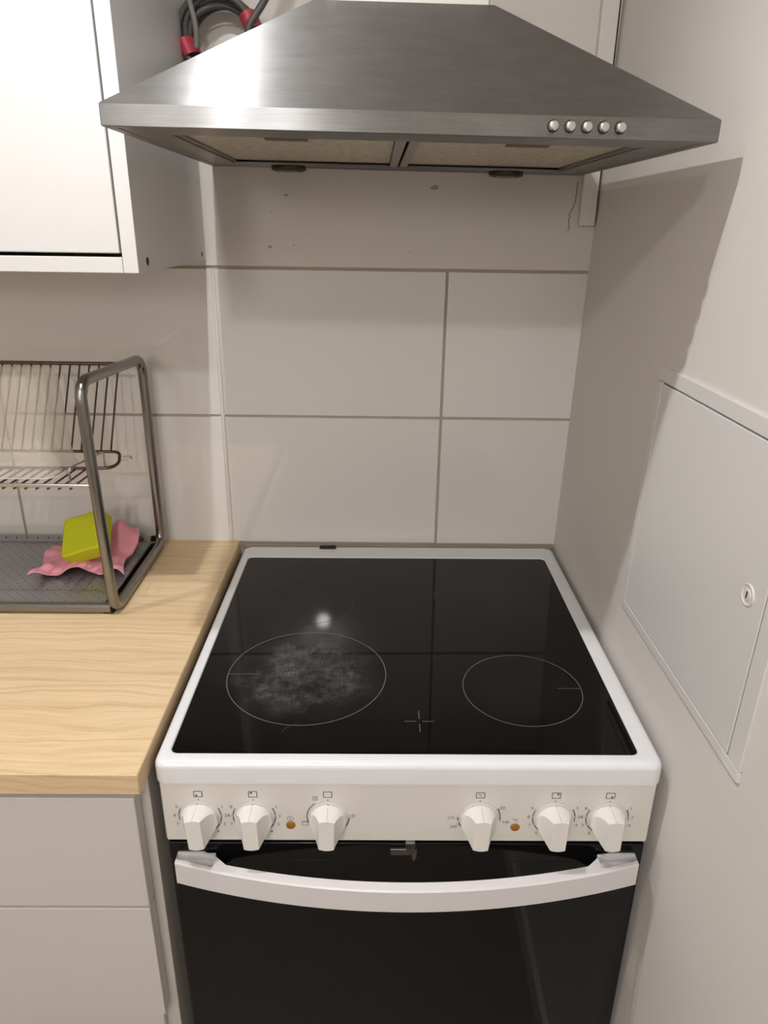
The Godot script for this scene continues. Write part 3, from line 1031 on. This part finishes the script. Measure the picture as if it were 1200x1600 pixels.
func dish_rack():
	var X := -0.4535
	var t := thing("dish_rack", "two-tier stainless steel dish rack on the worktop", "dish rack", Vector3(X, TOP, 0.16))
	var Wd := 0.44
	var r := 0.0082
	var st := mb()
	# end frame, a closed loop of tube (local: x from the right end, y from worktop, z from the middle)
	var loop := [Vector3(0, r, 0.134), Vector3(0, 0.372, 0.146), Vector3(0, 0.3585, -0.128), Vector3(0, r, -0.128)]
	for e in 2:
		st = mb()
		tube(st, bend(shift(loop, Vector3(-Wd * e, 0, 0)), 0.030 if e == 0 else 0.03, 6, true), r, 12, true)
		put(st, "end_frame", M.steel, t)
	# perforated drip tray
	st = mb()
	var prof := [Vector2(-0.140, 0.004), Vector2(-0.139, 0.017), Vector2(-0.132, 0.0185), Vector2(-0.124, 0.010), Vector2(0.070, 0.008), Vector2(0.078, 0.0115), Vector2(0.120, 0.0155), Vector2(0.1285, 0.0150), Vector2(0.1315, 0.0115), Vector2(0.1320, 0.004)]
	for k in prof.size() - 1:
		var a: Vector2 = prof[k]; var b: Vector2 = prof[k + 1]
		var p := [Vector3(-Wd + 0.012, a.y, a.x), Vector3(-0.020, a.y, a.x), Vector3(-0.020, b.y, b.x), Vector3(-Wd + 0.012, b.y, b.x)]
		var n := Vector3(0, b.x - a.x, -(b.y - a.y)).normalized()
		if k >= 6 or k == 0:
			continue
		flat(st, p, n)
	# right-hand turned-up side of the tray
	flat(st, [Vector3(-0.020, 0.008, -0.124), Vector3(-0.020, 0.008, 0.070), Vector3(-0.0125, 0.0155, 0.070), Vector3(-0.0125, 0.0155, -0.124)], Vector3(-0.7, 0.7, 0).normalized())
	put(st, "drip_tray", M.tray, t, "perforated steel drip tray")
	for k in prof.size() - 1:
		if not (k >= 6 or k == 0):
			continue
		if k == 0 or k == 6:
			st = mb()
		var a: Vector2 = prof[k]; var b: Vector2 = prof[k + 1]
		flat(st, [Vector3(-Wd + 0.012, a.y, a.x), Vector3(-0.008, a.y, a.x), Vector3(-0.008, b.y, b.x), Vector3(-Wd + 0.012, b.y, b.x)], Vector3(0, b.x - a.x, -(b.y - a.y)).normalized())
		if k == 0 or k == prof.size() - 2:
			put(st, "tray_rim", M.steel, t)
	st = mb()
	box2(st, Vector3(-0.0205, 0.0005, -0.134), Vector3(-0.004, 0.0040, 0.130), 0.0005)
	put(st, "gap_shade_plate", M.dark, t)  # dark plate in place of the shade between tray and end frame
	# shelf: front rail, back rail, side wire and floor wires
	var sy := 0.2195; var zf := 0.141; var zb := -0.012
	st = mb()
	tube(st, [Vector3(-Wd, sy, zf), Vector3(0.0, sy, zf)], 0.0032, 8)
	put(st, "front_rail", M.chrome, t)
	st = mb()
	tube(st, bend([Vector3(-Wd, sy + 0.005, zb), Vector3(-0.014, sy + 0.005, zb), Vector3(-0.006, sy - 0.004, zb + 0.030), Vector3(-0.012, sy - 0.006, zb + 0.05), Vector3(-0.040, sy - 0.006, zb + 0.055), Vector3(-0.10, sy - 0.006, zb + 0.056), Vector3(-Wd, sy - 0.006, zb + 0.056)], 0.012, 5), 0.0026, 8)
	put(st, "shelf_rail", M.wire, t)
	st = mb()
	tube(st, [Vector3(-Wd, 0.3535, -0.098), Vector3(-0.022, 0.3535, -0.098)], 0.0032, 8)
	put(st, "top_rail", M.wire, t)
	# plate-holder wires and floor wires
	var n := 25
	for k in n:
		var x := -0.030 - 0.0163 * k
		if x < -Wd + 0.01:
			break
		st = mb()
		tube(st, bend([Vector3(x, 0.356, -0.101), Vector3(x, 0.236, -0.022), Vector3(x + 0.002, sy + 0.004, zb + 0.003)], 0.010, 4), 0.0016, 6)
		put(st, "plate_wire", M.wire, t)
		st = mb()
		tube(st, [Vector3(x - 0.006, sy - 0.0085, zb + 0.052), Vector3(x - 0.006, sy - 0.0045, zf + 0.002)], 0.0016, 6)
		put(st, "shelf_wire", M.wire, t)
	st = mb()
	tube(st, bend([Vector3(-0.048, sy - 0.004, zf - 0.03), Vector3(-0.048, sy + 0.016, zf - 0.03), Vector3(-0.020, sy + 0.022, zb + 0.055), Vector3(-0.020, sy - 0.002, zb + 0.055)], 0.006, 4), 0.0016, 6)
	put(st, "hanging_hook", M.chrome, t)
	st = mb()
	tube(st, bend([Vector3(-0.004, sy - 0.003, zb + 0.020), Vector3(0.010, sy - 0.003, zb + 0.020), Vector3(0.010, sy + 0.002, zb + 0.016), Vector3(-0.004, sy + 0.002, zb + 0.016)], 0.003, 3), 0.0015, 6)
	put(st, "hanging_hook", M.chrome, t)

func plastic_tub():
	var t := thing("plastic_tub", "milky translucent plastic tub upside down on the dish rack shelf", "tub", Vector3(-0.581, TOP + 0.2182, 0.222))
	var st := mb()
	var L := []
	for e in [[0.0615, 0.050, 0.0], [0.0595, 0.048, 0.004], [0.0565, 0.044, 0.030], [0.0545, 0.041, 0.140], [0.0525, 0.039, 0.149], [0.046, 0.033, 0.1535], [0.030, 0.02, 0.155], [0.001, 0.001, 0.155]]:
		L.append(rrect(e[0], e[1], minf(e[0], e[1]) * 0.55, e[2], 6))
	loft(st, L, -1.0)
	put(st, "shell", M.tub, t)
	st = mb()
	tube(st, rrect(0.0615, 0.050, 0.0275, 0.0012, 6), 0.0011, 6, true)
	put(st, "lip", M.tub, t)

func sponge():
	var t := thing("sponge", "lime green kitchen sponge propped on the pink cloth", "sponge", Vector3(-0.5535, TOP + 0.060, 0.1250))
	var st := mb()
	box(st, Vector3.ZERO, Vector3(0.078, 0.036, 0.082), 0.006)
	t.basis = Basis(Vector3.BACK, deg_to_rad(17)) * Basis(Vector3.RIGHT, deg_to_rad(36))
	put(st, "foam_block", M.sponge, t)

func cloth():
	var t := thing("cleaning_cloth", "crumpled pink cleaning cloth under the green sponge", "cloth", Vector3(-0.555, TOP + 0.011, 0.115))
	var st := mb()
	var n := 36
	var nz := noise(81, 1.0, 2)
	var corner := [Vector2(-0.088, -0.045), Vector2(0.060, -0.088), Vector2(0.078, 0.072), Vector2(-0.072, 0.085)]
	var P := func(i: int, j: int) -> Vector3:
		var u := float(i) / n
		var v := float(j) / n
		var a: Vector2 = corner[0].lerp(corner[1], u)
		var b: Vector2 = corner[3].lerp(corner[2], u)
		var q := a.lerp(b, v)
		q.x += 0.006 * sin(v * 7.0) * (2.0 * u - 1.0)
		q.y -= 0.014 * sin(u * PI) * v
		var y := 0.002 + 0.011 * (0.5 + 0.5 * sin(u * 15.0 + 0.6)) * smoothstep(0.45, 1.0, v)
		y += 0.044 * exp(-(pow((u - 0.80) / 0.14, 2.0) + pow((v - 0.10) / 0.26, 2.0)))
		y += 0.006 * exp(-(pow((u - 0.40) / 0.22, 2.0) + pow((v - 0.45) / 0.3, 2.0)))
		y += 0.006 * (nz.get_noise_2d(u * 3.0, v * 3.0) + 0.5)
		y += 0.012 * smoothstep(0.90, 1.0, u) * smoothstep(0.5, 0.0, v)
		return Vector3(q.x, y, q.y)
	var L := []
	for j in n + 1:
		var row := []
		for i in n + 1:
			row.append(P.call(i, j))
		L.append(row)
	loft(st, L, -1.0, false)
	var U := []
	for row in L:
		U.append(shift(row, Vector3(0, -0.0016, 0)))
	loft(st, U, 1.0, false)
	for e in [L[0], L[n]]:
		loft(st, [e, shift(e, Vector3(0, -0.0016, 0))], 1.0, false)
	put(st, "fabric", M.cloth, t)

# ------------------------------------------------------------------ cable behind the hood
func cables():
	var C := Vector3(-0.281, 0.838, 0.030)
	var t := thing("cable_coil", "coiled grey power cable bound with red tape behind the hood", "cable", C)
	var rng := RandomNumberGenerator.new()
	rng.seed = 21
	for k in 6:
		var st := mb()
		var pts := []
		var r := 0.047 + 0.0032 * (k % 3)
		var off := Vector3(rng.randf_range(-0.004, 0.004), rng.randf_range(-0.006, 0.003), -0.012 + 0.0075 * k)
		for i in 40:
			var a := TAU * i / 40.0
			pts.append(off + Vector3(cos(a) * r * 1.03, sin(a) * r * 0.92, 0.004 * sin(a * 2 + k)))
		tube(st, pts, 0.0046, 8, true)
		put(st, "cable_loop", M.cable, t)
	for e in [[202.0, "red insulating tape"], [22.0, "red insulating tape"]]:
		var st := mb()
		var a := deg_to_rad(e[0])
		var c := Vector3(cos(a) * 0.0505, sin(a) * 0.046, 0.007)
		var dir := Vector3(-sin(a), cos(a) * 0.92, 0).normalized()
		var u := Vector3(cos(a), sin(a), 0)
		var L := []
		for h in [-0.011, 0.011]:
			var lp := []
			for i in 20:
				var b := TAU * i / 20.0
				lp.append(c + dir * h + u * cos(b) * 0.0135 + Vector3(0, 0, sin(b) * 0.0275))
			L.append(lp)
		loft(st, L, 1.0)
		put(st, "tape_band", M.red, t, e[1])
	var st := mb()
	tube(st, bend([Vector3(-0.046, 0.30, 0.038), Vector3(-0.040, 0.06, 0.040), Vector3(-0.028, 0.005, 0.040), Vector3(-0.03, -0.02, 0.035)], 0.02), 0.0042, 8)
	put(st, "loose_lead", M.cable_light, t, "thinner grey lead running up")
	st = mb()
	tube(st, bend([Vector3(0.14, 0.20, 0.02), Vector3(0.075, 0.045, 0.03), Vector3(0.046, 0.008, 0.034), Vector3(0.044, -0.012, 0.03)], 0.02), 0.0054, 8)
	put(st, "loose_lead", M.cable, t)
	var v := thing("vent_grille", "round white vent cover on the wall behind the coiled cable", "vent", Vector3(-0.270, 0.815, 0.0005))
	st = mb()
	lathe(st, Vector3.ZERO, Vector3.BACK, [[0.034, 0.0], [0.034, 0.007], [0.031, 0.010], [0.0001, 0.0112]], 32)
	put(st, "disc", M.plastic_white, v)

# ------------------------------------------------------------------ lamps
func lamp(called: String, label: String, at: Vector3, bulb_r: float, energy: float, size: float, downwards: bool):
	var t := thing(called, label, "lamp", Vector3(at.x, CEIL_Y, at.z))
	var y := at.y - CEIL_Y
	var st := mb()
	lathe(st, Vector3.ZERO, Vector3.DOWN, [[0.045, 0.0], [0.045, 0.015], [0.040, 0.020], [0.006, 0.022]], 28)
	put(st, "ceiling_rose", M.plastic_white, t)
	st = mb()
	tube(st, [Vector3(0, -0.01, 0), Vector3(0, y + bulb_r + 0.03, 0)], 0.005, 8)
	put(st, "stem", M.plastic_white, t)
	st = mb()
	lathe(st, Vector3(0, y + bulb_r * 0.8, 0), Vector3.UP, [[0.013, 0.0], [0.015, 0.012], [0.014, 0.035], [0.005, 0.042]], 20)
	put(st, "socket", M.plastic_white, t)
	st = mb()
	var prof := []
	for k in 13:
		var a := PI * k / 12.0
		prof.append([sin(a) * bulb_r, -cos(a) * bulb_r])
	lathe(st, Vector3(0, y, 0), Vector3.UP, prof, 20)
	put(st, "bulb", M.glow if bulb_r < 0.1 else M.soft_glow, t, "lit bulb")
	var l: Light3D
	if downwards:
		var sp := SpotLight3D.new()
		sp.spot_angle = 72.0
		sp.spot_angle_attenuation = 1.0
		sp.spot_range = 12.0
		sp.spot_attenuation = 2.0
		sp.rotation.x = -PI / 2
		l = sp
		# opaque reflector cap over the bulb
		st = mb()
		lathe(st, Vector3(0, y, 0), Vector3.UP, [[0.040, 0.000], [0.036, 0.022], [0.020, 0.045], [0.006, 0.055]], 28)
		put(st, "reflector", M.plastic_white, t)
	else:
		var om := OmniLight3D.new()
		om.omni_range = 12.0
		om.omni_attenuation = 2.0
		l = om
	l.name = "bulb_light"
	l.position = Vector3(0, y, 0)
	l.light_color = Color(0.985, 0.99, 1.0)
	l.light_energy = energy
	l.light_size = size
	l.shadow_enabled = true
	t.add_child(l)

func _ready():
	# camera
	var cam := Camera3D.new()
	cam.name = "camera"
	var pitch := deg_to_rad(21.851); var yaw := deg_to_rad(-0.7662); var roll := deg_to_rad(0.8618)
	var fw := Vector3(-sin(yaw) * cos(pitch), -sin(pitch), -cos(yaw) * cos(pitch))
	var rt := fw.cross(Vector3.UP).normalized()
	var u := rt.cross(fw)
	var rt2 := rt * cos(roll) + u * sin(roll)
	var up2 := -rt * sin(roll) + u * cos(roll)
	cam.transform = Transform3D(Basis(rt2, up2, -fw), Vector3(-0.0445, 0.5815, 1.2864))
	cam.keep_aspect = Camera3D.KEEP_HEIGHT
	cam.fov = rad_to_deg(2.0 * atan(800.0 / 1117.4))
	cam.near = 0.02
	cam.far = 50.0
	add_child(cam)
	cam.current = true
	# environment: a closed room, lit by its ceiling lamps and an added fill globe
	var we := WorldEnvironment.new()
	we.name = "environment"
	var env := Environment.new()
	env.background_mode = Environment.BG_COLOR
	env.background_color = Color.BLACK
	env.tonemap_mode = Environment.TONE_MAPPER_LINEAR
	env.tonemap_exposure = 1.03
	env.sdfgi_enabled = true
	env.ssao_enabled = true
	env.ssil_enabled = true
	we.environment = env
	add_child(we)
	materials()
	lamp("spot_lamp", "small ceiling spot above the edge of the hood", Vector3(-0.300, 1.26, 0.668), 0.018, 0.62, 0.010, true)
	lamp("spot_lamp", "small ceiling spot above the worktop and the dish rack", Vector3(-0.95, 1.45, 0.690), 0.018, 0.46, 0.010, true)
	lamp("ceiling_lamp", "round ceiling bulb in the middle of the kitchen", Vector3(-0.356, 1.53, 2.306), 0.036, 0.66, 0.036, false)
	lamp("fill_globe", "large white globe added as fill light at the far end of the room", Vector3(-0.95, 0.95, 3.0), 0.16, 0.54, 0.16, false)  # added source, there only for soft fill on fronts and under the hood
	room()
	hatch()
	hood()
	cooker()
	upper_cabinet()
	base_unit()
	worktop()
	dish_rack()
	plastic_tub()
	sponge()
	cloth()
	cables()
